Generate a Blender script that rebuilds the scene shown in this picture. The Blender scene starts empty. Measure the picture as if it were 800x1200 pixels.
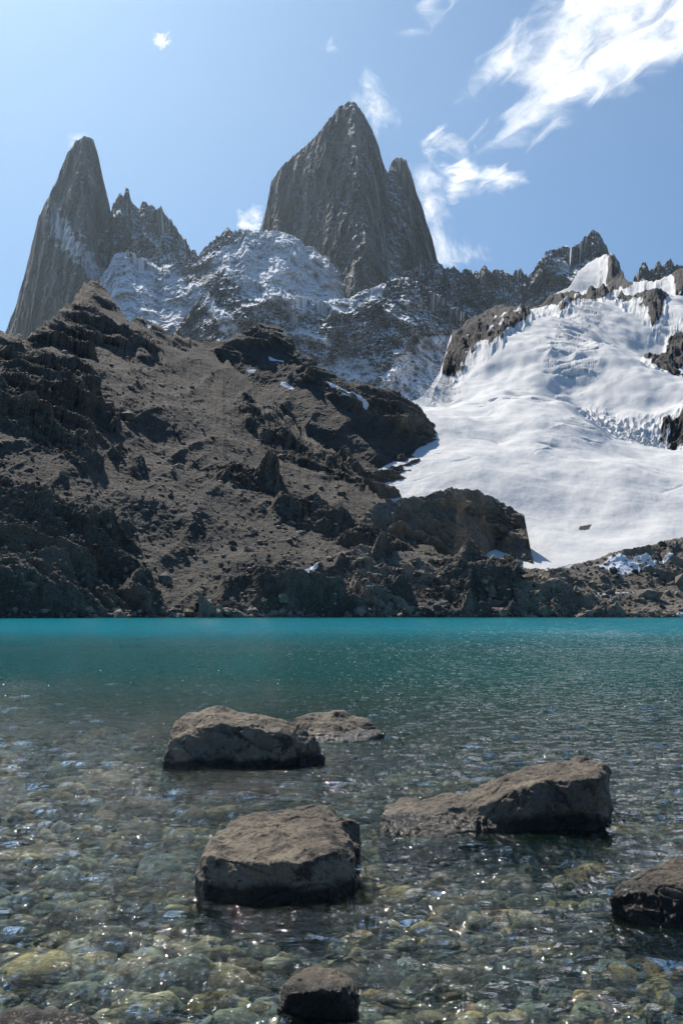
import bpy, bmesh, math, numpy as np
from mathutils import Vector
rng=np.random.default_rng(7)
F=1166.67; HZ=719.0; CH=1.6
SUN_AZ=-24.0; SUN_EL=47.0
# ------------------------------------------------------------ noise
perm=rng.permutation(256).astype(np.int32); perm=np.concatenate([perm,perm,perm])
GR=rng.normal(size=(256,3)); GR/=np.linalg.norm(GR,axis=1)[:,None]; GR=(GR*1.6).astype(np.float32)
G0,G1,G2=[np.ascontiguousarray(GR[:,k]) for k in range(3)]
def perlin(p):
    sh=p.shape[:-1]; p=p.reshape(-1,3)
    fx=[];ii=[];uu=[]
    for k in range(3):
        c=p[:,k]; fl=np.floor(c); f=(c-fl).astype(np.float32); i=fl.astype(np.int32)&255
        fx.append(f); ii.append(i); uu.append(f*f*f*(f*(f*6-15)+10))
    out=np.zeros(len(p),np.float32)
    for a in (0,1):
        wx=uu[0] if a else 1-uu[0]; pa=perm[(ii[0]+a)&255]; xa=fx[0]-a
        for b in (0,1):
            wy=wx*(uu[1] if b else 1-uu[1]); pb=perm[(pa+ii[1]+b)&255]; yb=fx[1]-b
            for c in (0,1):
                g=perm[(pb+ii[2]+c)&255]
                out+=wy*(uu[2] if c else 1-uu[2])*(xa*G0[g]+yb*G1[g]+(fx[2]-c)*G2[g])
    return out.reshape(sh)
def fbm(p,o=5,g=0.5,l=2.03):
    s=0;a=1;t=0
    for k in range(o):
        s=s+a*perlin(p+k*17.3); t+=a; a*=g; p=p*l
    return s/t*1.6
def ridged(p,o=5,g=0.5,l=2.07):
    s=0;a=1;t=0;w=1
    for k in range(o):
        n=1-np.abs(perlin(p+k*11.7))*1.9; n=n*np.abs(n)
        s=s+a*n*w; w=np.clip(n*1.3,0.25,1); t+=a; a*=g; p=p*l
    return s/t*1.6-0.6
def sst(a,b,x):
    t=np.clip((x-a)/(b-a),0,1); return t*t*(3-2*t)
def V3(*a): return np.stack(np.broadcast_arrays(*a),-1)
def steps(x,n,h):
    y=x*n; return (np.floor(y)+sst(h,1,y%1))/n
# bearing/elevation survey -> world position
def site(px,py,d):
    return V3((px-400)/F*d, d+0*px, CH+(HZ-py)/F*d)
def prof(pts):
    a=np.array(pts,float)
    return lambda x: np.interp(x,a[:,0],a[:,1])
def sdpoly(X,Y,poly):
    P=np.array(poly,float); n=len(P)
    d=np.full(X.shape,1e9); ins=np.zeros(X.shape,bool)
    for k in range(n):
        x0,y0=P[k]; x1,y1=P[(k+1)%n]
        ex,ey=x1-x0,y1-y0; wx,wy=X-x0,Y-y0
        t=np.clip((wx*ex+wy*ey)/(ex*ex+ey*ey+1e-9),0,1)
        d=np.minimum(d,np.hypot(wx-t*ex,wy-t*ey))
        c=((y0<=Y)&(y1>Y))|((y1<=Y)&(y0>Y))
        if abs(y1-y0)>1e-9:
            ins^= c&(X<x0+(Y-y0)/(y1-y0)*(x1-x0))
    return np.where(ins,d,-d)
# ------------------------------------------------------------ mesh helpers
def raw_mesh(name,verts,faces,mat,attrs=None,smooth=False):
    me=bpy.data.meshes.new(name); nv=len(verts); nf=len(faces); k=faces.shape[1]
    me.vertices.add(nv); me.vertices.foreach_set('co',verts.astype(np.float32).ravel())
    me.loops.add(nf*k); me.loops.foreach_set('vertex_index',faces.astype(np.int32).ravel())
    me.polygons.add(nf)
    me.polygons.foreach_set('loop_start',np.arange(0,nf*k,k,dtype=np.int32))
    me.polygons.foreach_set('loop_total',np.full(nf,k,np.int32))
    me.update(calc_edges=True)
    me.polygons.foreach_set('use_smooth',np.full(nf,bool(smooth)))
    for an,av in (attrs or {}).items():
        if av.ndim==1:
            at=me.attributes.new(an,'FLOAT','POINT'); at.data.foreach_set('value',av.astype(np.float32))
        else:
            at=me.attributes.new(an,'FLOAT_COLOR','POINT')
            c=np.ones((nv,4),np.float32); c[:,:3]=av; at.data.foreach_set('color',c.ravel())
    ob=bpy.data.objects.new(name,me); bpy.context.scene.collection.objects.link(ob)
    if mat: me.materials.append(mat)
    return ob
def grid_faces(r,c):
    i=np.arange(r*c).reshape(r,c)
    return np.stack([i[:-1,:-1],i[:-1,1:],i[1:,1:],i[1:,:-1]],-1).reshape(-1,4)
def gnormal(P):
    du=np.gradient(P,axis=1); dv=np.gradient(P,axis=0)
    n=np.cross(du,dv); n=n/(np.linalg.norm(n,axis=-1,keepdims=True)+1e-9)
    return n*np.where(n[...,1:2]>0,-1,1)
def relief(name,px0,px1,nc,nr,top,bot,dist,disp,mat,jag=(0,1),nd=None,snow=None,smooth=False,back=1.3,extra=None,cf=0.75):
    px=np.linspace(px0,px1,nc); t=top(px)
    if jag[0]:
        q=V3(px/jag[1],0*px+len(name)*3.1,0*px)
        t=t+jag[0]*(fbm(q,7,0.66)-0.2*np.abs(fbm(q*2.7+9,3)))
    b=bot(px) if callable(bot) else np.full_like(px,bot)
    v=np.linspace(0,1,nr)[:,None]
    PX=np.broadcast_to(px,(nr,nc)); PY=b+(t-b)*v; VV=np.broadcast_to(v,(nr,nc))
    D=dist(PX,PY,VV)
    P=P0=site(PX,PY,D)
    if disp is not None:
        D=D+disp(P0,PX,PY,VV); P=site(PX,PY,D)
    ex={}
    if nd is not None:
        N=gnormal(P); hh=nd(P0,PX,PY,VV)
        if isinstance(hh,tuple): hh,ex=hh
        P=P+N*(hh*(1-cf*VV**8))[...,None]
    N=gnormal(P)
    S=np.zeros(PX.shape) if snow is None else snow(P,N,PX,PY,VV)
    at={'snow':S}; at.update(ex)
    crest=P[-1]; h=crest[:,2]+20; rows=[];
    K=8
    nrm=fbm(crest/np.maximum(h.mean()*0.3,1),3)
    for k in range(1,K+1):
        r=crest.copy(); f=k/K
        r[:,1]+=h*f/back*(1+0.15*nrm); r[:,2]-=h*f**0.9
        rows.append(r)
    P=np.concatenate([P,np.array(rows)],0)
    A={}
    for kk,a in at.items():
        ar=np.concatenate([a,np.repeat(a[-1:],K,0)],0)
        A[kk]=ar.reshape(-1) if ar.ndim==2 else ar.reshape(-1,3)
    return raw_mesh(name,P.reshape(-1,3),grid_faces(*P.shape[:2]),mat,A,smooth),P
# ------------------------------------------------------------ materials
class NB:
    def __init__(s,name):
        s.m=bpy.data.materials.new(name); s.m.use_nodes=True; s.t=s.m.node_tree; s.t.nodes.clear()
        s.out=s.n('ShaderNodeOutputMaterial')
    def n(s,ty,**kw):
        nd=s.t.nodes.new(ty)
        for k,v in kw.items(): setattr(nd,k,v)
        return nd
    def l(s,a,b): s.t.links.new(a,b)
    def inp(s,sock,v):
        if isinstance(v,bpy.types.NodeSocket): s.l(v,sock)
        else: sock.default_value=v
    def pos(s,sc=(1,1,1),rot=(0,0,0)):
        g=s.n('ShaderNodeNewGeometry'); m=s.n('ShaderNodeMapping'); m.inputs['Scale'].default_value=sc; m.inputs['Rotation'].default_value=rot
        s.l(g.outputs['Position'],m.inputs['Vector']); return m.outputs[0]
    def noise(s,vec,scale,detail=6,rough=0.55,dist=0):
        n=s.n('ShaderNodeTexNoise'); s.l(vec,n.inputs['Vector']); n.inputs['Scale'].default_value=scale
        n.inputs['Detail'].default_value=detail; n.inputs['Roughness'].default_value=rough; n.inputs['Distortion'].default_value=dist
        return n.outputs[0]
    def ramp(s,f,a,b,v0=0.,v1=1.):
        m=s.n('ShaderNodeMapRange'); m.interpolation_type='SMOOTHSTEP'
        s.l(f,m.inputs[0]); m.inputs[1].default_value=a; m.inputs[2].default_value=b; m.inputs[3].default_value=v0; m.inputs[4].default_value=v1
        return m.outputs[0]
    def mix(s,f,a,b,mode='MIX'):
        m=s.n('ShaderNodeMix',data_type='RGBA',blend_type=mode)
        s.inp(m.inputs[0],f); 
        s.inp(m.inputs[6],a if isinstance(a,bpy.types.NodeSocket) else (*a,1)); s.inp(m.inputs[7],b if isinstance(b,bpy.types.NodeSocket) else (*b,1))
        return m.outputs[2]
    def math(s,op,a,b=0.):
        m=s.n('ShaderNodeMath',operation=op); s.inp(m.inputs[0],a); s.inp(m.inputs[1],b); return m.outputs[0]
    def attr(s,name,o=2):
        a=s.n('ShaderNodeAttribute',attribute_name=name); return a.outputs[o]
    def bump(s,h,strength,dist,nrm=None):
        b=s.n('ShaderNodeBump'); b.inputs['Strength'].default_value=strength; b.inputs['Distance'].default_value=dist
        s.l(h,b.inputs['Height']); 
        if nrm: s.l(nrm,b.inputs['Normal'])
        return b.outputs[0]
def rock_mat(name,c0,c1,c2,size,aniso=(1,1,1),bstr=0.8,snowcol=(0.82,0.84,0.87),crag=(0.16,0.13,0.10),rot=(0,0,0),sb=0.06,bd=0.12,sn_n=0.9,snow2=None):
    b=NB(name); p=b.pos(aniso,rot); pi=b.pos()
    n1=b.noise(p,1/size,8,0.6); n2=b.noise(p,5/size,8,0.68,0.4); n3=b.noise(pi,34/size,6,0.72)
    col=b.mix(b.ramp(n1,0.35,0.65),c0,c1); col=b.mix(b.ramp(n2,0.5,0.66),col,c2)
    col=b.mix(b.attr('crag'),col,crag)
    dk=b.ramp(n3,0.28,0.66,0.45,1.25); 
    g=b.n('ShaderNodeCombineColor'); 
    for k in range(3): b.l(dk,g.inputs[k])
    col=b.mix(1.0,col,g.outputs[0],'MULTIPLY')
    sn=b.attr('snow'); sm=b.math('ADD',sn,b.math('MULTIPLY',b.math('SUBTRACT',n3,0.5),sn_n))
    sf=b.ramp(sm,0.42,0.58)
    if snow2: snowcol=b.mix(b.ramp(n2,0.42,0.62),snowcol,snow2)
    col=b.mix(sf,col,snowcol)
    h=b.math('ADD',b.math('MULTIPLY',n2,1.0),b.math('MULTIPLY',n3,0.35))
    bp=b.n('ShaderNodeBump'); bp.inputs['Distance'].default_value=size*bd; b.l(h,bp.inputs['Height'])
    b.l(b.ramp(sf,0,1,bstr,sb),bp.inputs['Strength'])
    d=b.n('ShaderNodeBsdfPrincipled'); b.l(col,d.inputs['Base Color']); d.inputs['Roughness'].default_value=0.85
    d.inputs['Specular IOR Level'].default_value=0.25; b.l(bp.outputs[0],d.inputs['Normal'])
    b.l(d.outputs[0],b.out.inputs[0]); return b.m
M_gran=rock_mat('far_granite',(0.40,0.362,0.32),(0.53,0.475,0.41),(0.18,0.172,0.17),170,(1,1,0.3),1.0,bd=0.38,sn_n=1.2)
M_ridge=rock_mat('far_dark_rock',(0.16,0.157,0.157),(0.28,0.262,0.24),(0.09,0.09,0.098),160,(1,1,0.45),1.0,bd=0.2)
M_mor=rock_mat('moraine_rock',(0.118,0.104,0.087),(0.175,0.152,0.124),(0.08,0.071,0.061),24,(1,1,1),1.0,crag=(0.30,0.255,0.195))
M_shore=rock_mat('shore_rock',(0.24,0.206,0.165),(0.35,0.297,0.23),(0.12,0.104,0.086),10,(1,1,1.3),1.0,crag=(0.44,0.38,0.29))
M_glac=rock_mat('glacier_snow',(0.10,0.095,0.09),(0.16,0.145,0.13),(0.07,0.067,0.065),60,(1,1.5,1),0.9,(0.86,0.845,0.81),sb=0.13,sn_n=0.7,snow2=(0.79,0.778,0.75))

# ------------------------------------------------------------ far massif
def gran_disp(amp,s,vs=0.35,seed=0.):
    def f(P,PX,PY,V):
        q=P/np.array([s,s,s/vs])+seed
        w=fbm(q*0.7+5,2)[...,None]*0.35
        st=steps(fbm(q*1.7+2,3),5,0.6)
        st2=steps(fbm(P/np.array([s*.22,s*.22,s*.5])+seed+3,3),4,0.55)
        return -amp*0.9*ridged(q+w,7,0.6)-amp*0.9*st-amp*0.40*st2-amp*0.38*fbm(q*np.array([5,5,2.0]),5,0.65)-amp*0.28*ridged(P/(s*0.13)+seed,4,0.6)
    return f
def ledge(th0,th1,base,ns,oct=5,streak=0.):
    def f(P,N,PX,PY,V):
        n=fbm(P/ns,oct,0.6)
        s=base+0.9*sst(th0,th1,np.abs(N[...,2]))+0.45*n
        if streak: s=s+streak*sst(0.12,0.5,fbm(P/np.array([70,70,420])+31,4,0.6))
        return np.clip(s,0,1)
    return f
def polysnow(inner,polys,soft,nz=6.0,ns=20.):
    def f(P,N,PX,PY,V):
        s=inner(P,N,PX,PY,V) if inner else np.zeros(PX.shape)
        n=fbm(V3(PX/ns,PY/ns,0*PX+3.3),5,0.6)*nz
        for pl,val in polys:
            m=sst(-soft,soft,sdpoly(PX,PY,pl)+n)
            s=s*(1-m)+val*m
        return s
    return f
relief('granite_spire',-30,165,420,500,prof([(-30,450),(-8,418),(8,385),(20,355),(35,300),(45,255),(58,228),(65,215),(80,180),(88,168),(95,163),(103,159),(110,164),(116,185),(122,215),(128,240),(133,262),(138,300),(148,360),(165,430)]),470,
    lambda X,Y,V:3850+520*V+330*np.clip(96-X,0,200)/60+300*np.clip(X-96,0,80)/40,gran_disp(105,330,0.3,2.),M_gran,(5.0,13),
    snow=polysnow(ledge(0.5,0.85,-0.05,160,streak=0.28),[([(58,228),(70,246),(90,275),(112,298),(128,330),(118,340),(95,312),(70,288),(56,262)],0.66),([(30,330),(60,300),(75,310),(40,350)],0.42)],4,14,10),back=2.2)
relief('pinnacle_ridge',90,345,480,330,prof([(90,300),(128,262),(134,238),(140,226),(144,230),(148,221),(155,234),(160,246),(165,246),(170,236),(175,243),(180,241),(185,247),(188,241),(193,254),(198,258),(203,266),(210,275),(216,282),(222,290),(232,300),(240,290),(250,279),(258,276),(263,266),(270,272),(285,270),(300,271),(345,280)]),440,
    lambda X,Y,V:3950+500*V,gran_disp(90,220,0.4,9.),M_ridge,(9,9),snow=ledge(0.42,0.75,0.03,120,streak=0.3),back=2)
relief('granite_peak',280,540,660,680,prof([(280,330),(300,285),(305,268),(312,245),(318,215),(325,200),(340,186),(360,170),(372,158),(384,142),(392,132),(400,123),(408,119),(415,122),(422,127),(428,137),(434,148),(440,160),(445,176),(449,192),(454,203),(456,198),(459,190),(464,186),(470,184),(476,187),(480,200),(484,212),(488,226),(494,242),(500,260),(506,280),(512,306),(525,335),(540,370)]),400,
    lambda X,Y,V:3750+560*V+480*np.clip((412+(Y-120)*0.10)-X,0,200)/100+380*np.clip(X-(412+(Y-120)*0.10),0,200)/80+60*sst(449,458,X),gran_disp(115,380,0.3,4.),M_gran,(5,12),
    snow=polysnow(ledge(0.5,0.85,-0.08,170,streak=0.26),[([(366,190),(390,148),(402,140),(396,170),(378,195)],0.45)],5,9),back=2.2)
relief('serrated_ridge',430,980,900,330,prof([(430,360),(455,330),(475,318),(495,310),(513,309),(522,314),(545,318),(560,320),(566,311),(573,319),(588,316),(600,319),(610,314),(620,321),(628,314),(634,304),(640,295),(655,291),(672,287),(680,280),(688,275),(695,270),(703,276),(708,286),(714,298),(720,318),(728,332),(740,334),(746,322),(752,310),(756,305),(760,317),(765,312),(770,306),(775,312),(785,304),(790,310),(800,307),(830,300),(870,318),(980,300)]),500,
    lambda X,Y,V:3700+520*V,gran_disp(95,230,0.35,14.),M_ridge,(7.5,9),snow=polysnow(ledge(0.5,0.8,-0.06,130,streak=0.2),[([(650,312),(672,305),(676,316),(655,322)],0.7)],4,4),back=2)
relief('snow_shoulder',80,540,720,350,prof([(80,370),(110,335),(125,316),(135,300),(150,293),(165,300),(180,310),(200,312),(212,303),(220,308),(228,299),(235,300),(245,290),(255,286),(263,279),(275,279),(288,272),(300,276),(325,270),(345,277),(358,286),(370,292),(395,312),(410,330),(430,345),(470,350),(540,400)]),450,
    lambda X,Y,V:3280+820*V,gran_disp(70,260,0.8,21.),M_ridge,(6,14),
    snow=polysnow(ledge(0.4,0.85,0.04,130,streak=0.1),[([(116,334),(136,294),(165,298),(190,320),(240,336),(252,356),(205,387),(150,374),(118,354)],1.2),([(238,304),(290,273),(335,267),(390,300),(416,338),(402,356),(350,348),(300,330),(262,318)],0.80),([(200,310),(232,300),(262,330),(255,345),(225,335)],0.48)],5,13,16),back=1.6)
relief('lower_cliff',170,620,800,420,prof([(170,420),(195,398),(215,375),(235,350),(252,333),(262,325),(285,322),(310,333),(345,346),(380,353),(410,349),(445,333),(470,324),(490,330),(510,345),(540,365),(580,385),(620,400)]),520,
    lambda X,Y,V:2950+560*V,gran_disp(85,200,0.45,31.),M_ridge,(4,16),
    snow=polysnow(ledge(0.5,0.82,-0.09,110),[([(260,318),(290,316),(345,340),(400,346),(450,327),(448,344),(400,368),(340,366),(288,342)],1.2),
      ([(375,432),(400,418),(432,420),(442,450),(390,457)],1.1),([(434,458),(466,424),(490,400),(540,386),(532,430),(505,472),(465,472)],1.2),([(230,350),(246,343),(284,392),(270,400)],0.95),([(340,383),(385,392),(385,402),(345,395)],0.65)],3,8),back=1.5)
# ------------------------------------------------------------ glacier
KG=0.418
def glac_d(X,Y,V=None):
    tan=(HZ-Y)/F
    return 470/(1-np.minimum(tan/KG,0.86))
serac=[(660,475),(690,462),(745,475),(800,480),(800,500),(740,505),(690,495)]
rocks=[[(505,450),(520,420),(530,398),(545,380),(600,358),(612,375),(622,395),(615,405),(585,418),(550,424),(520,434)],
 [(600,360),(650,338),(690,350),(712,345),(712,356),(682,362),(655,382),(642,364),(612,374)],
 [(700,300),(716,300),(738,335),(712,340)],
 [(715,345),(768,342),(780,358),(767,380),(745,366),(720,360)],[(758,415),(775,405),(790,383),(880,370),(880,430),(775,438)],
 [(676,612),(694,611),(691,617),(678,618)],[(778,484),(800,478),(840,490),(800,495)],[(785,330),(830,325),(830,350),(795,348)]]
def rockmask(PX,PY,w=4,hard=False):
    n=fbm(V3(PX/18,PY/18,0*PX+1.7),5,0.6)*9
    m=np.zeros(PX.shape)
    for r in rocks:
        if hard and r[0][0]==676: continue
        m=np.maximum(m,sst(-w*0.7,w,sdpoly(PX,PY,r)+n*(0.15 if r[0][0]==676 else 1)))
    return m
def glac_nd(P,PX,PY,V):
    x,y,z=P[...,0],P[...,1],P[...,2]
    q=V3(x/300,y/480,0*x)
    far=sst(560,1000,y)
    h=(80*fbm(q+3.3,2,0.4)+14*fbm(q*3.1+7,4,0.5))*far+(6.5*fbm(V3(x/90,y/120,0*x)+5,3)+0.4*fbm(V3(x/10,y/14,0*x)+5,3))*(0.35+0.65*sst(500,600,y))
    zone=sst(0.0,0.4,fbm(V3(PX/90,PY/40,0*x)+15,3))
    h=h+zone*3.2*ridged(V3(x/55,y/65,0*x)+fbm(q*2,3)[...,None]*0.6,5)*far
    # crevasses: narrow open cracks across the flow
    cr=np.abs(perlin(V3(x/70,y/26,0*x)+0.9*fbm(V3(x/120,y/120,0*x)+2,2)[...,None]))
    h=h-zone*far*3.0*np.clip(1-cr/0.06,0,1)
    rk=rockmask(PX,PY,10,True)
    sc=y/2000
    h=h+rk*(24+14*fbm(V3(PX/30,PY/22,0*x)+4,3)+9*ridged(V3(PX/16,PY/13,0*x),5,0.55))*sc
    s=sst(-8,8,sdpoly(PX,PY,serac))
    return h+s*5*ridged(V3(PX/14,PY/6,0*x),5,0.6)
def glac_snow(P,N,PX,PY,V):
    m=rockmask(PX,PY)
    hole=sst(0.2,0.6,fbm(V3(PX/18,PY/9,0*PX+9),5,0.6))
    s=1-m*np.clip(1.1-0.9*hole,0,1)
    sc=sst(-8,8,sdpoly(PX,PY,serac))*sst(0.15,0.5,fbm(V3(PX/12,PY/7,0*PX+2),5))
    return np.clip(s-sc*0.42,0,1)
relief('glacier',425,980,850,660,prof([(425,520),(455,490),(480,468),(500,448),(518,425),(530,398),(545,384),(575,371),(600,364),(640,350),(655,336),(680,322),(700,314),(706,305),(712,304),(718,314),(725,322),(735,334),(765,337),(790,334),(800,330),(860,322),(980,340)]),702,
    glac_d,None,M_glac,(1.5,20),nd=glac_nd,snow=glac_snow,smooth=True,back=0.8,cf=0.6)
# ------------------------------------------------------------ moraine slopes
def slope_d(d0f,crestpy,crestd):
    def f(X,Y,V):
        d0=d0f(X) if callable(d0f) else d0f
        tt=(HZ-crestpy(X))/F; top=crestd(X); kk=tt*top/(top-d0)
        return d0/(1-np.clip((HZ-Y)/F/kk,-0.2,0.9))
    return f
scree_zones=[[(120,400),(190,395),(260,430),(300,500),(250,540),(200,500),(140,470)],[(20,430),(120,430),(200,520),(330,600),(430,670),(330,700),(210,640),(130,560),(60,470)],
  [(250,420),(330,400),(400,470),(470,520),(430,570),(380,520),(300,470)]]
crag_zones=[[(-200,450),(0,450),(60,520),(150,600),(190,660),(170,725),(-200,725)],[(30,330),(140,330),(230,400),(200,420),(120,395),(40,415)],[(230,520),(300,540),(400,620),(420,650),(380,640),(300,590)],
  [(370,440),(480,460),(515,500),(500,530),(450,500)],[(0,385),(60,420),(120,470),(150,520),(90,490),(0,440)],[(430,575),(610,575),(610,655),(430,640)],[(250,680),(980,640),(980,700),(300,715)]]
def mor_nd(amp,s,seed):
    def f(P,PX,PY,V):
        q=P/s+seed
        a=(q[...,0]-q[...,2]*1.1)*0.40
        c=(q[...,0]*0.75+q[...,2]*1.25)
        q2=np.stack([a,c,q[...,1]*0.7],-1)
        q2=q2+0.35*np.stack([fbm(q*0.8+3,2),fbm(q*0.8+13,2),0*a],-1)
        big=fbm(q2*0.75+40,4)
        wob=fbm(V3(PX/40,PY/40,0*PX+seed),3)*22
        bias=np.zeros(PX.shape)
        for z in scree_zones: bias=np.minimum(bias,-0.36*sst(-14,14,sdpoly(PX,PY,z)+wob))
        cz=np.zeros(PX.shape)
        for z in crag_zones: cz=np.maximum(cz,sst(-14,14,sdpoly(PX,PY,z)+wob))
        m=sst(-0.14,0.16,big+bias*(1-cz)+0.22*cz)
        fade=sst(0,0.05,V)*0.92+0.08
        r=ridged(q2*1.7,7,0.58)
        st=steps(fbm(q2*2.6+8,3),6,0.35)
        det=fbm(P/3.0,3,0.7)
        gul=ridged(np.stack([a*3.2+c*0.2,c*0.5,q[...,1]*.5],-1)+7,4,0.5)
        sv=(c*1.0+0.25*a)*7+1.5*fbm(q2*1.5,3)
        strata=np.abs((sv%1)-0.5)*2
        h=fade*(amp*0.75*fbm(q2*0.6,3)+amp*m*(0.8*r+0.85*st+0.5+0.12*strata)+amp*(1-m)*(0.17*gul+0.05*fbm(q*6,3,0.7)))+amp*(0.025+0.04*m)*det
        crag=np.clip(m*(0.2+0.8*sst(-0.35,0.45,r*0.6+det*0.5))*(0.65+0.45*strata)*0.9,0,1)
        return h,{'crag':crag}
    return f
def mor_snow(P,N,PX,PY,V):
    n=fbm(P/np.array([30,30,30])+60,4,0.6)
    s=np.zeros(PX.shape)
    for pl in ([(370,440),(388,452),(432,482),(428,486),(385,456)],[(330,448),(345,455),(343,458),(330,452)],[(290,432),(300,434),(298,438),(290,436)],
               [(345,684),(368,678),(370,684),(350,690)],[(315,420),(335,424),(333,428),(316,424)],[(400,470),(408,474),(406,476),(398,472)]):
        s=np.maximum(s,sst(-1.5,1.5,sdpoly(PX,PY,pl)+n*2.0))
    return s*0.9
hill_c=prof([(190,410),(215,398),(240,402),(265,400),(285,392),(300,382),(312,379),(325,381),(340,398),(350,414),(375,430),(400,445),(420,452),(440,455),(465,461),(480,470),(500,489),(515,502),(521,512),(530,540)])
hill_b=prof([(190,585),(400,585),(440,578),(455,570),(480,557),(500,542),(521,516),(530,514)])
relief('rocky_hill',190,530,600,430,hill_c,640,
    lambda X,Y,V:glac_d(X,hill_b(X))-6+(hill_b(X)-Y)/F*1250,None,M_mor,(6,16),nd=mor_nd(9,50,5.),snow=mor_snow,back=1.2)
mcrest=[(-260,300),(-120,360),(-40,380),(0,387),(20,394),(33,400),(45,382),(60,374),(72,366),(85,356),(95,340),(103,330),(112,329),(120,336),(130,352),(150,372),(170,378),(190,388),(215,397),(240,408),(265,425),(300,455),(350,500),(400,540),(440,580),(470,605),(500,640),(600,690)]
shore_d=prof([(-260,290),(0,335),(150,370),(300,395),(450,405),(980,405)])
o8,P8=relief('moraine_slope',-200,600,1100,700,prof(mcrest),728,
    slope_d(shore_d,prof([(-260,300),(0,375),(105,352),(200,392),(265,425),(350,500),(400,540),(440,580),(500,640),(600,690)]),prof([(-260,560),(0,640),(105,760),(200,800),(265,790),(400,660),(440,600),(500,500),(600,450)])),None,M_mor,(10,13),
    nd=mor_nd(11,62,1.),snow=mor_snow,back=1.2,cf=0.9)
knob_b=prof([(395,700),(535,700),(545,662),(560,655),(585,634),(608,608),(614,602),(640,600)])
relief('rock_knob',395,640,420,320,prof([(395,650),(415,615),(430,600),(445,590),(480,583),(510,578),(530,573),(545,572),(565,577),(590,590),(606,600),(614,606),(625,660),(640,700)]),715,
    lambda X,Y,V:np.minimum(glac_d(X,knob_b(X))-3,560)+(knob_b(X)-Y)/F*420,None,M_shore,(4,14),nd=mor_nd(6,28,8.),back=1.2)
def shore_snow(P,N,PX,PY,V):
    n=fbm(P/8+60,4,0.6); s=np.zeros(PX.shape)
    for pl in ([(690,664),(720,655),(765,662),(780,658),(800,655),(760,672),(720,676)],[(700,694),(760,690),(758,695),(705,698)],[(640,668),(670,662),(668,667)],[(345,684),(368,678),(370,684),(350,690)],[(770,725),(800,718),(820,716),(820,727)]):
        s=np.maximum(s,sst(-2,2,sdpoly(PX,PY,pl)+n*4.0))
    return s*0.7
scp=[(230,712),(270,700),(300,684),(340,668),(380,655),(400,648),(430,640),(470,646),(520,655),(545,660),(600,664),(640,667),(680,660),(720,650),(760,640),(800,628),(900,600),(980,590)]
o10,P10=relief('rocky_shore',230,980,1150,300,prof(scp),728,
    slope_d(shore_d,prof([(230,700),(340,670),(430,645),(545,660),(640,665),(760,640),(980,590)]),prof([(230,420),(400,450),(640,440),(800,478),(980,520)])),None,M_shore,(4,15),nd=mor_nd(4.2,24,12.),snow=shore_snow,back=1.0)
# ------------------------------------------------------------ stones (merged masses)
def ico(sub):
    bm=bmesh.new(); bmesh.ops.create_icosphere(bm,subdivisions=sub,radius=1)
    v=np.array([x.co[:] for x in bm.verts]); f=np.array([[a.index for a in q.verts] for q in bm.faces]); bm.free(); return v,f
def stone_bases(sub,n,rough=0.35):
    v,f=ico(sub); out=[]
    for k in range(n):
        r=1+rough*fbm(v*0.9+k*7.7,3)
        p=v*r[:,None]
        for j in range(7):
            d=rng.normal(size=3); d/=np.linalg.norm(d); h=rng.uniform(0.62,0.9)
            s=np.maximum(p@d-h,0); p=p-s[:,None]*d*0.85
        out.append(p)
    return out,f
def rotz(a):
    c,s=np.cos(a),np.sin(a); z=0*a; o=z+1
    return np.stack([np.stack([c,-s,z],-1),np.stack([s,c,z],-1),np.stack([z,z,o],-1)],-2)
def scatter(name,pos,size,squash,mat,sub,cols,smooth,nb=10,rough=0.35,tilt=0.25):
    bases,f=stone_bases(sub,nb,rough); n=len(pos); nv=len(bases[0]); idx=rng.integers(0,nb,n)
    B=np.array(bases)[idx]
    S=np.stack([size*rng.uniform(0.75,1.35,n),size*rng.uniform(0.7,1.1,n),size*squash*rng.uniform(0.7,1.3,n)],-1)
    B=B*S[:,None,:]
    t=rng.normal(0,tilt,n); c,s=np.cos(t),np.sin(t)
    B=np.stack([B[...,0],B[...,1]*c[:,None]-B[...,2]*s[:,None],B[...,1]*s[:,None]+B[...,2]*c[:,None]],-1)
    R=rotz(rng.uniform(0,6.28,n)); B=np.einsum('nij,nvj->nvi',R,B)+pos[:,None,:]
    Fc=(f[None]+(np.arange(n)*nv)[:,None,None]).reshape(-1,3)
    C=np.repeat(cols,nv,0)
    return raw_mesh(name,B.reshape(-1,3),Fc,mat,{'tint':C},smooth)
def stone_mat(name,bsc,wet=False,dark=1.0):
    b=NB(name); p=b.pos(); t=b.attr('tint',0)
    n=b.noise(p,bsc,7,0.65); n2=b.noise(p,bsc*5,5,0.7)
    f=b.math('MULTIPLY',b.ramp(n,0.3,0.7,0.5,1.3),b.ramp(n2,0.3,0.7,0.7*dark,1.25*dark))
    g=b.n('ShaderNodeCombineColor')
    for k in range(3): b.l(f,g.inputs[k])
    col=b.mix(1.0,t,g.outputs[0],'MULTIPLY')
    d=b.n('ShaderNodeBsdfPrincipled'); b.l(col,d.inputs['Base Color']); d.inputs['Roughness'].default_value=0.8
    d.inputs['Specular IOR Level'].default_value=0.25
    b.l(b.bump(n2,0.6,0.25/bsc),d.inputs['Normal']); b.l(d.outputs[0],b.out.inputs[0]); return b.m
M_scree=stone_mat('scree_boulder_rock',0.6)
M_bed=stone_mat('lakebed_stone',9)
def pick(P,n,cond,rmax):
    Q=P[:rmax].reshape(-1,3); Q=Q[cond(Q)]
    return Q[rng.integers(0,len(Q),n)]
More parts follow.
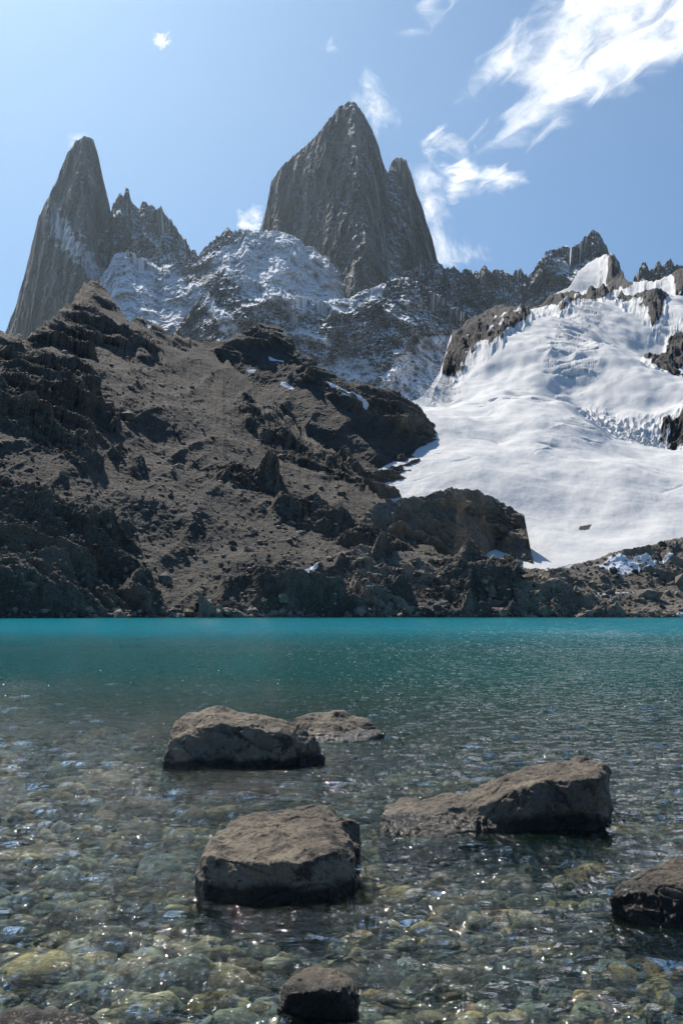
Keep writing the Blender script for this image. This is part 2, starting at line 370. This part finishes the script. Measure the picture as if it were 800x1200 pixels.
q1=pick(P8,4200,lambda Q:(Q[:,2]>0.5),660); q2=pick(P10,3600,lambda Q:(Q[:,2]>0.2),290); q3=pick(P10,1100,lambda Q:(Q[:,2]>-0.3)&(Q[:,2]<2.5),290); q4=pick(P8,900,lambda Q:(Q[:,2]>-0.3)&(Q[:,2]<3),660)
qs=np.concatenate([q1,q2,q3,q4]); sz=np.exp(rng.normal(-0.4,0.62,len(qs)))*0.85
tc=np.array([0.25,0.214,0.17])*rng.uniform(0.4,1.5,(len(qs),1))*rng.uniform(0.94,1.06,(len(qs),3))
scatter('scree_boulders',qs,sz,0.75,M_scree,1,tc,False,12,0.4,0.5)
# ------------------------------------------------------------ lakebed + water
def depth(x,y):
    d=0.16+0.030*(y-4)+0.012*np.clip(x,-3,4)+0.004*np.clip(y-8,0,400)**1.55
    d=np.where(y<4,0.16-0.085*(4-y),d)
    d=np.minimum(d,14)
    return d*(1-sst(230,300,y))+6*sst(230,300,y)
def trap(nr,nc,y0,y1,off):
    yy=np.geomspace(y0+off,y1+off,nr)-off
    xx=np.linspace(-1,1,nc)
    Y=np.broadcast_to(yy[:,None],(nr,nc)); X=xx[None]*(4.0+0.62*np.maximum(Y,0))
    return X,Y
X,Y=trap(500,300,-40,440,42)
X=X*np.where(Y<0,1-Y/8,1)
Z=-depth(X,Y)+0.03*fbm(V3(X,Y,0*X)*1.3,5)
bed_t=V3(0.12+0*X,0.105+0*X,0.07+0*X)
raw_mesh('lakebed',V3(X,Y,Z).reshape(-1,3),grid_faces(500,300),M_bed,{'tint':bed_t.reshape(-1,3)},True)
N=11000
yy=np.exp(rng.uniform(math.log(2.6),math.log(19),N)); xx=rng.uniform(-1,1,N)*(1.2+0.42*yy)
ss=np.exp(rng.normal(-3.05,0.56,N))*(0.75+0.045*yy); ss=np.minimum(ss,0.17+0.01*yy)
zz=-depth(xx,yy)+ss*0.12
pal=np.array([[.55,.42,.24],[.37,.30,.18],[.24,.25,.20],[.60,.51,.37],[.085,.09,.08],[.43,.29,.17],[.25,.29,.27],[.66,.60,.50]])
tc=pal[rng.choice(8,N,p=[.16,.16,.17,.12,.15,.06,.13,.05])]*rng.uniform(0.4,1.15,(N,1))
scatter('lakebed_stones',V3(xx,yy,zz),ss,0.5,M_bed,2,tc,True,14,0.3,0.15)
bp=np.array([[-2.3,7.6],[-1.6,8.6],[0.95,5.9],[0.1,5.05],[-3.2,9.4],[-1.9,6.5],[1.9,6.4],[-0.6,7.6],[2.3,8.6],[-2.8,11.5],[0.6,4.7],[-1.35,5.3],[1.6,5.0],[-0.9,9.3]])
bs=np.array([.36,.33,.30,.26,.42,.28,.3,.33,.4,.5,.2,.22,.24,.3])
tc=pal[rng.choice(8,len(bp))]*0.6; tc[2]=(0.62,0.38,0.26)
scatter('submerged_boulders',V3(bp[:,0],bp[:,1],-depth(bp[:,0],bp[:,1])-0.03),bs,0.30,M_bed,4,tc,True,6,0.4,0.06)
X,Y=trap(1150,560,-3,436,5.0)
dd=depth(X,Y)
q=V3(X*0.85,Y*1.6,0*X); q=q+0.35*fbm(q*0.7,2)[...,None]
fadew=sst(-1,3,Y)
wz=(0.022*fbm(q*1.1+4,3)+0.028*fbm(q*2.6+2,2)+0.009*fbm(q*7.5,2)*(1-sst(8,16,Y)))*fadew
qf=V3(X*0.30,Y*0.12,0*X); wz=wz+0.11*fbm(qf+7,3)*sst(14,40,Y)
def water_mat():
    b=NB('lake_water')
    dp=b.attr('depth')
    p=b.pos((0.8,1.4,1)); 
    w1=b.noise(p,2.0,3,0.5,0.6); w2=b.noise(p,7.0,4,0.6,0.8); w3=b.noise(b.pos((0.25,0.6,1)),0.6,5,0.6)
    w4=b.noise(b.pos((1.5,0.5,1)),1.0,4,0.65); w5=b.noise(b.pos((0.55,0.12,1)),1.0,5,0.68); w6=b.noise(b.pos((1,1.3,1)),5.0,2,0.5)
    wind=b.ramp(b.noise(b.pos((0.02,0.05,1)),1.0,3,0.5),0.38,0.62,0.55,1.45)
    h=b.math('ADD',b.math('MULTIPLY',w1,0.50),b.math('MULTIPLY',w2,0.24)); h=b.math('ADD',h,b.math('MULTIPLY',w3,0.9))
    h=b.math('ADD',h,b.math('MULTIPLY',w4,1.8)); h2=b.math('MULTIPLY',w5,b.ramp(dp,0.6,3.0,0.0,12.0))
    h2=b.math('ADD',h2,b.math('MULTIPLY',w6,b.ramp(dp,0.25,1.2,0.0,1.1)))
    h=b.math('ADD',h,h2)
    bp=b.n('ShaderNodeBump'); bp.inputs['Distance'].default_value=0.36; b.l(h,bp.inputs['Height']); b.l(b.math('MINIMUM',wind,1.0),bp.inputs['Strength'])
    nrm=bp.outputs[0]
    fr=b.n('ShaderNodeFresnel'); fr.inputs['IOR'].default_value=1.33; b.l(nrm,fr.inputs['Normal'])
    gl=b.n('ShaderNodeBsdfGlossy'); gl.inputs['Roughness'].default_value=0.04; gl.inputs['Color'].default_value=(1,1,1,1); b.l(nrm,gl.inputs['Normal'])
    tr=b.n('ShaderNodeBsdfTransparent'); tr.inputs['Color'].default_value=(0.88,0.97,0.89,1)
    df=b.n('ShaderNodeBsdfDiffuse')
    c=b.mix(b.ramp(dp,0.35,1.3),(0.012,0.036,0.020),(0.003,0.054,0.048))
    c=b.mix(b.ramp(dp,1.2,8),c,(0.0,0.150,0.190)); b.l(c,df.inputs['Color'])
    k=b.math('POWER',b.math('MULTIPLY',dp,1.7),1.7); k=b.math('SUBTRACT',1.0,b.math('EXPONENT',b.math('MULTIPLY',k,-1.0)))
    body=b.n('ShaderNodeMixShader'); b.l(k,body.inputs[0]); b.l(tr.outputs[0],body.inputs[1]); b.l(df.outputs[0],body.inputs[2])
    o=b.n('ShaderNodeMixShader'); b.l(fr.outputs[0],o.inputs[0]); b.l(body.outputs[0],o.inputs[1]); b.l(gl.outputs[0],o.inputs[2])
    b.l(o.outputs[0],b.out.inputs[0]); return b.m
raw_mesh('lake_water',V3(X,Y,wz).reshape(-1,3),grid_faces(1150,560),water_mat(),{'depth':np.maximum(dd,0.0).reshape(-1)},True)
# ------------------------------------------------------------ boulders
def boulder_mat():
    b=NB('boulder_rock'); p=b.pos()
    n1=b.noise(p,2.2,6,0.6); n2=b.noise(p,6,9,0.76,0.2); n3=b.noise(p,60,6,0.8)
    col=b.mix(b.ramp(n1,0.38,0.62),(0.19,0.155,0.112),(0.36,0.295,0.205))
    col=b.mix(b.ramp(n2,0.49,0.60),col,(0.075,0.063,0.05)); col=b.mix(b.ramp(n3,0.55,0.70,0,0.85),col,(0.52,0.435,0.315))
    col=b.mix(b.ramp(n3,0.48,0.32,0,0.9),col,(0.035,0.03,0.024))
    g=b.n('ShaderNodeNewGeometry'); s=b.n('ShaderNodeSeparateXYZ'); b.l(g.outputs['Position'],s.inputs[0])
    z=b.math('ADD',s.outputs[2],b.math('MULTIPLY',b.math('SUBTRACT',n1,0.5),0.24))
    wet=b.ramp(z,0.13,0.07)
    col=b.mix(wet,col,b.mix(0.85,col,(0.010,0.009,0.008)))
    h=b.math('ADD',b.math('MULTIPLY',n2,0.8),b.math('MULTIPLY',n3,0.30))
    d=b.n('ShaderNodeBsdfPrincipled'); b.l(col,d.inputs['Base Color']); b.l(b.ramp(wet,0,1,0.8,0.2),d.inputs['Roughness'])
    d.inputs['Specular IOR Level'].default_value=0.4
    b.l(b.bump(h,1.0,0.055),d.inputs['Normal']); b.l(d.outputs[0],b.out.inputs[0]); return b.m
M_b=boulder_mat()
def boulder(name,D,parts,vox,amp,seed):
    bm=bmesh.new()
    for pts in parts:
        vs=[]
        for (px,py,dy) in pts:
            d=D+dy; w=site(np.array(px,float),np.array(py,float),d); vs.append(bm.verts.new(w))
            if w[2]<0.12: vs.append(bm.verts.new((w[0],w[1],-0.45)))
        r=bmesh.ops.convex_hull(bm,input=vs)
        bmesh.ops.delete(bm,geom=[g for g in set(r['geom_interior']+r['geom_unused']) if isinstance(g,bmesh.types.BMVert)],context='VERTS')
    me=bpy.data.meshes.new('tmp'); bm.to_mesh(me); bm.free()
    ob=bpy.data.objects.new('tmp',me); bpy.context.scene.collection.objects.link(ob)
    m=ob.modifiers.new('r','REMESH'); m.mode='VOXEL'; m.voxel_size=vox
    s=ob.modifiers.new('s','SMOOTH'); s.iterations=1; s.factor=0.5
    dg=bpy.context.evaluated_depsgraph_get(); e=ob.evaluated_get(dg); me2=bpy.data.meshes.new_from_object(e)
    bpy.data.objects.remove(ob)
    n=len(me2.vertices); co=np.empty(n*3,np.float32); me2.vertices.foreach_get('co',co); co=co.reshape(-1,3)
    no=np.empty(n*3,np.float32); me2.vertices.foreach_get('normal',no); no=no.reshape(-1,3)
    L=amp/0.03
    # tilted bedding planes give sharp little ledges and chips
    bd=(co@np.array([0.25,-0.15,1.0]))/(0.13*L)+0.5*fbm(co*2.2/L+seed,3); led=(bd%1); led=np.where(led<0.85,led/0.85,(1-led)/0.15)
    pw=co+0.02*L*np.stack([fbm(co*5/L+k,2) for k in (1,5,9)],-1)
    tri=np.abs(((pw@np.array([.8,.5,.35]))/(0.34*L)+0.4*fbm(pw*1.5/L,2))%1-0.5)*2
    tri2=np.abs(((pw@np.array([-.5,.4,.75]))/(0.27*L)+0.4*fbm(pw*1.7/L+8,2))%1-0.5)*2
    cr=np.clip(ridged(co*2.6/L+seed,6,0.6),-0.6,1)
    h=amp*(0.65*cr+0.85*np.minimum(tri,tri2)+0.65*fbm(co*8/L+seed,6,0.76)+0.45*(led-0.5)+0.05)
    crack=np.exp(-(fbm(co*np.array([1.2,1.2,2.0])/L+seed*3,2)/0.014)**2)
    h-=crack*amp*0.7
    co=co+no*h[:,None]
    me2.vertices.foreach_set('co',co.ravel()); me2.polygons.foreach_set('use_smooth',np.ones(len(me2.polygons),bool)); me2.update()
    me2.name=name; me2.materials.clear(); me2.materials.append(M_b)
    ob=bpy.data.objects.new(name,me2); bpy.context.scene.collection.objects.link(ob)
    return ob
boulder('boulder',10.2,[[(190,905,0),(240,908,-.1),(300,900,.0),(345,895,.25),(380,890,.6),(198,868,.1),(207,848,.4),(222,837,.6),(238,832,.7),(262,830,.9),(300,841,.6),(330,845,.6),(350,849,.7),(368,866,.6),(210,870,1.7),(360,878,1.7),(270,838,1.4),(262,848,.2),(340,862,.2)]],0.014,0.036,1.)
boulder('boulder',12.7,[[(338,858,0),(350,841,.2),(370,835,.4),(402,834,.5),(430,846,.4),(450,861,.2),(430,868,-.2),(380,874,-.5),(343,866,-.2),(360,850,1.6),(430,856,1.6)]],0.018,0.042,5.)
boulder('boulder',7.3,[[(444,962,.2),(452,946,.5),(476,938,.7),(532,932,.7),(560,945,.2),(556,985,-.15),(500,993,-.25),(466,985,-.1),(470,960,.1),(520,955,1.1)],
   [(500,950,.5),(545,929,.6),(598,905,.7),(640,897,.8),(682,889,.8),(705,893,.7),(713,906,.5),(714,978,.15),(690,985,.05),(620,980,.0),(550,985,.0),(640,915,.15),(700,912,.1),(560,945,.15),(560,935,1.5),(700,900,1.5)]],0.010,0.030,9.)
boulder('boulder',5.65,[[(231,1025,.15),(234,1005,.2),(245,988,.4),(268,965,.7),(300,953,.85),(350,946,.9),(376,944,.9),(394,959,.7),(410,985,.35),(416,1003,.2),(406,1030,.05),(387,1058,-.1),(340,1072,-.15),(280,1062,-.1),(238,1045,.0),(243,1003,.1),(300,1012,-.05),(350,1012,-.1),(385,1000,-.0),(290,965,1.1),(400,975,1.0)],
   [(382,958,.9),(398,957,.95),(414,960,1.),(423,978,.9),(419,1000,.75),(390,1005,.7),(400,975,1.3)]],0.0075,0.022,13.)
boulder('boulder',5.15,[[(716,1052,.15),(726,1038,.22),(746,1026,.28),(772,1014,.32),(800,1006,.35),(850,1006,.4),(900,1040,.3),(890,1085,.0),(800,1095,-.05),(755,1088,.0),(728,1068,.1),(800,1035,.1),(850,1040,1.0),(760,1040,.8)]],0.008,0.018,17.)
boulder('boulder',3.95,[[(326,1182,.0),(332,1156,.05),(345,1141,.12),(370,1131,.18),(398,1136,.18),(419,1154,.1),(419,1187,.0),(385,1218,-.05),(345,1215,-.05),(340,1165,.0),(375,1160,-.03),(405,1170,.0),(380,1150,.4)]],0.005,0.011,21.)
boulder('boulder',3.6,[[(-40,1200,.05),(0,1188,.1),(30,1181,.14),(78,1184,.14),(115,1196,.1),(135,1215,.05),(60,1240,-.1),(-30,1240,-.1),(40,1195,.5)]],0.006,0.009,25.)
# ------------------------------------------------------------ ground beyond
gx,gy=np.meshgrid(np.linspace(-14000,14000,30),np.linspace(-9000,19000,30))
raw_mesh('ground',V3(gx,gy,0*gx-25).reshape(-1,3),grid_faces(30,30),M_mor,{'snow':np.zeros(900)},True)
# ------------------------------------------------------------ valley haze
bm=bmesh.new(); bmesh.ops.create_cube(bm,size=1)
for v in bm.verts: v.co=Vector((v.co.x*14000,4150+v.co.y*5300,1700+v.co.z*3480))
me=bpy.data.meshes.new('valley_haze'); bm.to_mesh(me); bm.free(); hz=bpy.data.objects.new('valley_haze',me); sc=bpy.context.scene; sc.collection.objects.link(hz)
b=NB('haze'); vs=b.n('ShaderNodeVolumeScatter'); vs.inputs['Color'].default_value=(0.68,0.85,1.0,1); vs.inputs['Density'].default_value=2.6e-5; vs.inputs['Anisotropy'].default_value=0.45
b.l(vs.outputs[0],b.out.inputs['Volume']); me.materials.append(b.m)
# ------------------------------------------------------------ clouds
def cloud_mat():
    b=NB('cloud_vapour'); a=b.attr('vapour'); n=b.noise(b.pos(),0.012,6,0.65)
    al=b.math('MULTIPLY',a,b.ramp(n,0.25,0.6,0.8,1.05)); 
    tl=b.n('ShaderNodeBsdfTranslucent'); tl.inputs[0].default_value=(0.97,0.97,0.97,1)
    df=b.n('ShaderNodeBsdfDiffuse'); df.inputs[0].default_value=(0.95,0.95,0.95,1)
    m1=b.n('ShaderNodeMixShader'); m1.inputs[0].default_value=0.12; b.l(tl.outputs[0],m1.inputs[1]); b.l(df.outputs[0],m1.inputs[2])
    tr=b.n('ShaderNodeBsdfTransparent'); m2=b.n('ShaderNodeMixShader')
    c=b.n('ShaderNodeClamp'); b.l(al,c.inputs[0])
    b.l(c.outputs[0],m2.inputs[0]); b.l(tr.outputs[0],m2.inputs[1]); b.l(m1.outputs[0],m2.inputs[2]); b.l(m2.outputs[0],b.out.inputs[0]); return b.m
M_cl=cloud_mat()
def cloud(box,polys,D,ns,thr,seed,gain=1.6,rot=-0.6,st=2.2,soft=26,mx=1.0):
    x0,x1,y0,y1=box; nx=int((x1-x0)*1.6)+2; ny=int((y1-y0)*1.6)+2
    X,Y=np.meshgrid(np.linspace(x0,x1,nx),np.linspace(y1,y0,ny))
    c,s=math.cos(rot),math.sin(rot)
    U=(X*c+Y*s)/ns/st; W=(-X*s+Y*c)/ns
    q=V3(U,W,0*U+seed); w=fbm(q*0.8+3,3)[...,None]; q=q+w*np.array([0.5,0.8,0.3])
    n=fbm(q,7,0.56); m=np.zeros(X.shape)-1
    for pl in polys: m=np.maximum(m,np.clip(sdpoly(X,Y,pl)/soft,-1,1))
    e=np.minimum(np.minimum(X-x0,x1-X),np.minimum(Y-y0,y1-Y)); 
    den=np.clip((0.8*n+0.7*m-thr)*gain,0,1)
    den=den**1.3*np.clip(e/8,0,1)*mx
    d=D*(1-0.10*(HZ-Y)/HZ)+D*0.004*fbm(q*0.5,2)
    P=site(X,Y,d)
    raw_mesh('cloud',P.reshape(-1,3),grid_faces(ny,nx),M_cl,{'vapour':den.reshape(-1)},True)
cloud((460,900,-90,200),[[(572,172),(590,140),(612,112),(596,95),(605,60),(622,25),(640,-20),(660,-60),(880,-60),(880,78),(800,88),(755,104),(720,104),(680,132),(640,152),(600,172)],[(500,2),(560,-20),(580,-60),(520,-60)],[(520,130),(545,100),(590,60),(605,30),(595,85),(560,118)]],9500,42,-0.14,1.,0.95,-0.62,2.0,36)
cloud((460,650,125,280),[[(490,165),(505,150),(545,155),(562,188),(605,198),(618,212),(590,226),(550,220),(530,236),(515,222),(525,195),(495,182)]],9300,26,-0.12,7.,1.0,-0.3,1.7,15)
cloud((445,600,165,345),[[(475,198),(505,188),(525,205),(518,240),(526,270),(536,295),(542,318),(508,322),(498,270),(483,235)],[(538,290),(565,290),(570,304),(543,311)]],6200,24,-0.12,13.,0.85,1.0,1.6,18,0.85)
cloud((385,485,65,180),[[(408,122),(414,92),(428,80),(446,90),(458,118),(470,145),(440,158),(420,135)]],6200,20,-0.04,17.,0.85,0.9,1.5,16,0.65)
cloud((262,328,228,290),[[(272,264),(278,243),(295,238),(310,246),(315,272),(280,275)]],6200,16,-0.05,23.,1.0,0.3,1.3,11,0.7)
cloud((365,410,30,80),[[(378,58),(384,40),(393,40),(396,58),(384,64)]],9300,12,0.0,27.,0.9,-0.6,1.5,9,0.4)
cloud((170,215,25,75),[[(179,52),(185,38),(198,38),(199,52),(188,58)]],9300,11,-0.1,31.,1.2,-0.3,1.3,8,0.7)
cloud((450,520,15,60),[[(460,44),(480,28),(502,32),(507,44),(480,44)]],9300,14,0.05,37.,0.9,-0.2,1.8,10,0.4)
cloud((65,125,140,190),[[(78,172),(84,158),(100,157),(110,164),(102,176),(84,178)]],6200,12,-0.1,41.,1.0,0.3,1.4,9,0.6)
# ------------------------------------------------------------ light, sky, camera
az,el=math.radians(SUN_AZ),math.radians(SUN_EL)
sv=Vector((math.sin(az)*math.cos(el),math.cos(az)*math.cos(el),math.sin(el)))
L=bpy.data.lights.new('sun','SUN'); L.energy=5.0; L.angle=math.radians(0.53); L.color=(1,0.95,0.87)
lo=bpy.data.objects.new('sun',L); lo.rotation_euler=sv.to_track_quat('Z','Y').to_euler(); lo.location=(0,0,50); sc.collection.objects.link(lo)
w=bpy.data.worlds.new('World'); sc.world=w; w.use_nodes=True; nt=w.node_tree; nt.nodes.clear()
sk=nt.nodes.new('ShaderNodeTexSky'); sk.sky_type='NISHITA'; sk.sun_disc=False; sk.sun_elevation=el; sk.sun_rotation=az; sk.altitude=1200
sk.air_density=1.0; sk.dust_density=3.2; sk.ozone_density=2.0
mx=nt.nodes.new('ShaderNodeMix'); mx.data_type='RGBA'; mx.blend_type='MULTIPLY'; mx.inputs[0].default_value=1; mx.inputs[7].default_value=(0.64,0.96,1.2,1)
bg=nt.nodes.new('ShaderNodeBackground'); bg.inputs[1].default_value=0.088; wo=nt.nodes.new('ShaderNodeOutputWorld')
nt.links.new(sk.outputs[0],mx.inputs[6]); nt.links.new(mx.outputs[2],bg.inputs[0]); nt.links.new(bg.outputs[0],wo.inputs[0])
sc.view_settings.view_transform='Standard'; sc.view_settings.look='None'; sc.view_settings.exposure=0
cam=bpy.data.cameras.new('camera'); cam.sensor_fit='VERTICAL'; cam.sensor_height=36; cam.sensor_width=24; cam.lens=35; cam.shift_y=(HZ-600)/1200
cam.clip_start=0.1; cam.clip_end=60000
co=bpy.data.objects.new('camera',cam); co.location=(0,0,CH); co.rotation_euler=(math.pi/2,0,0); sc.collection.objects.link(co); sc.camera=co
print('done',sum(len(o.data.polygons) for o in sc.objects if o.type=='MESH'))
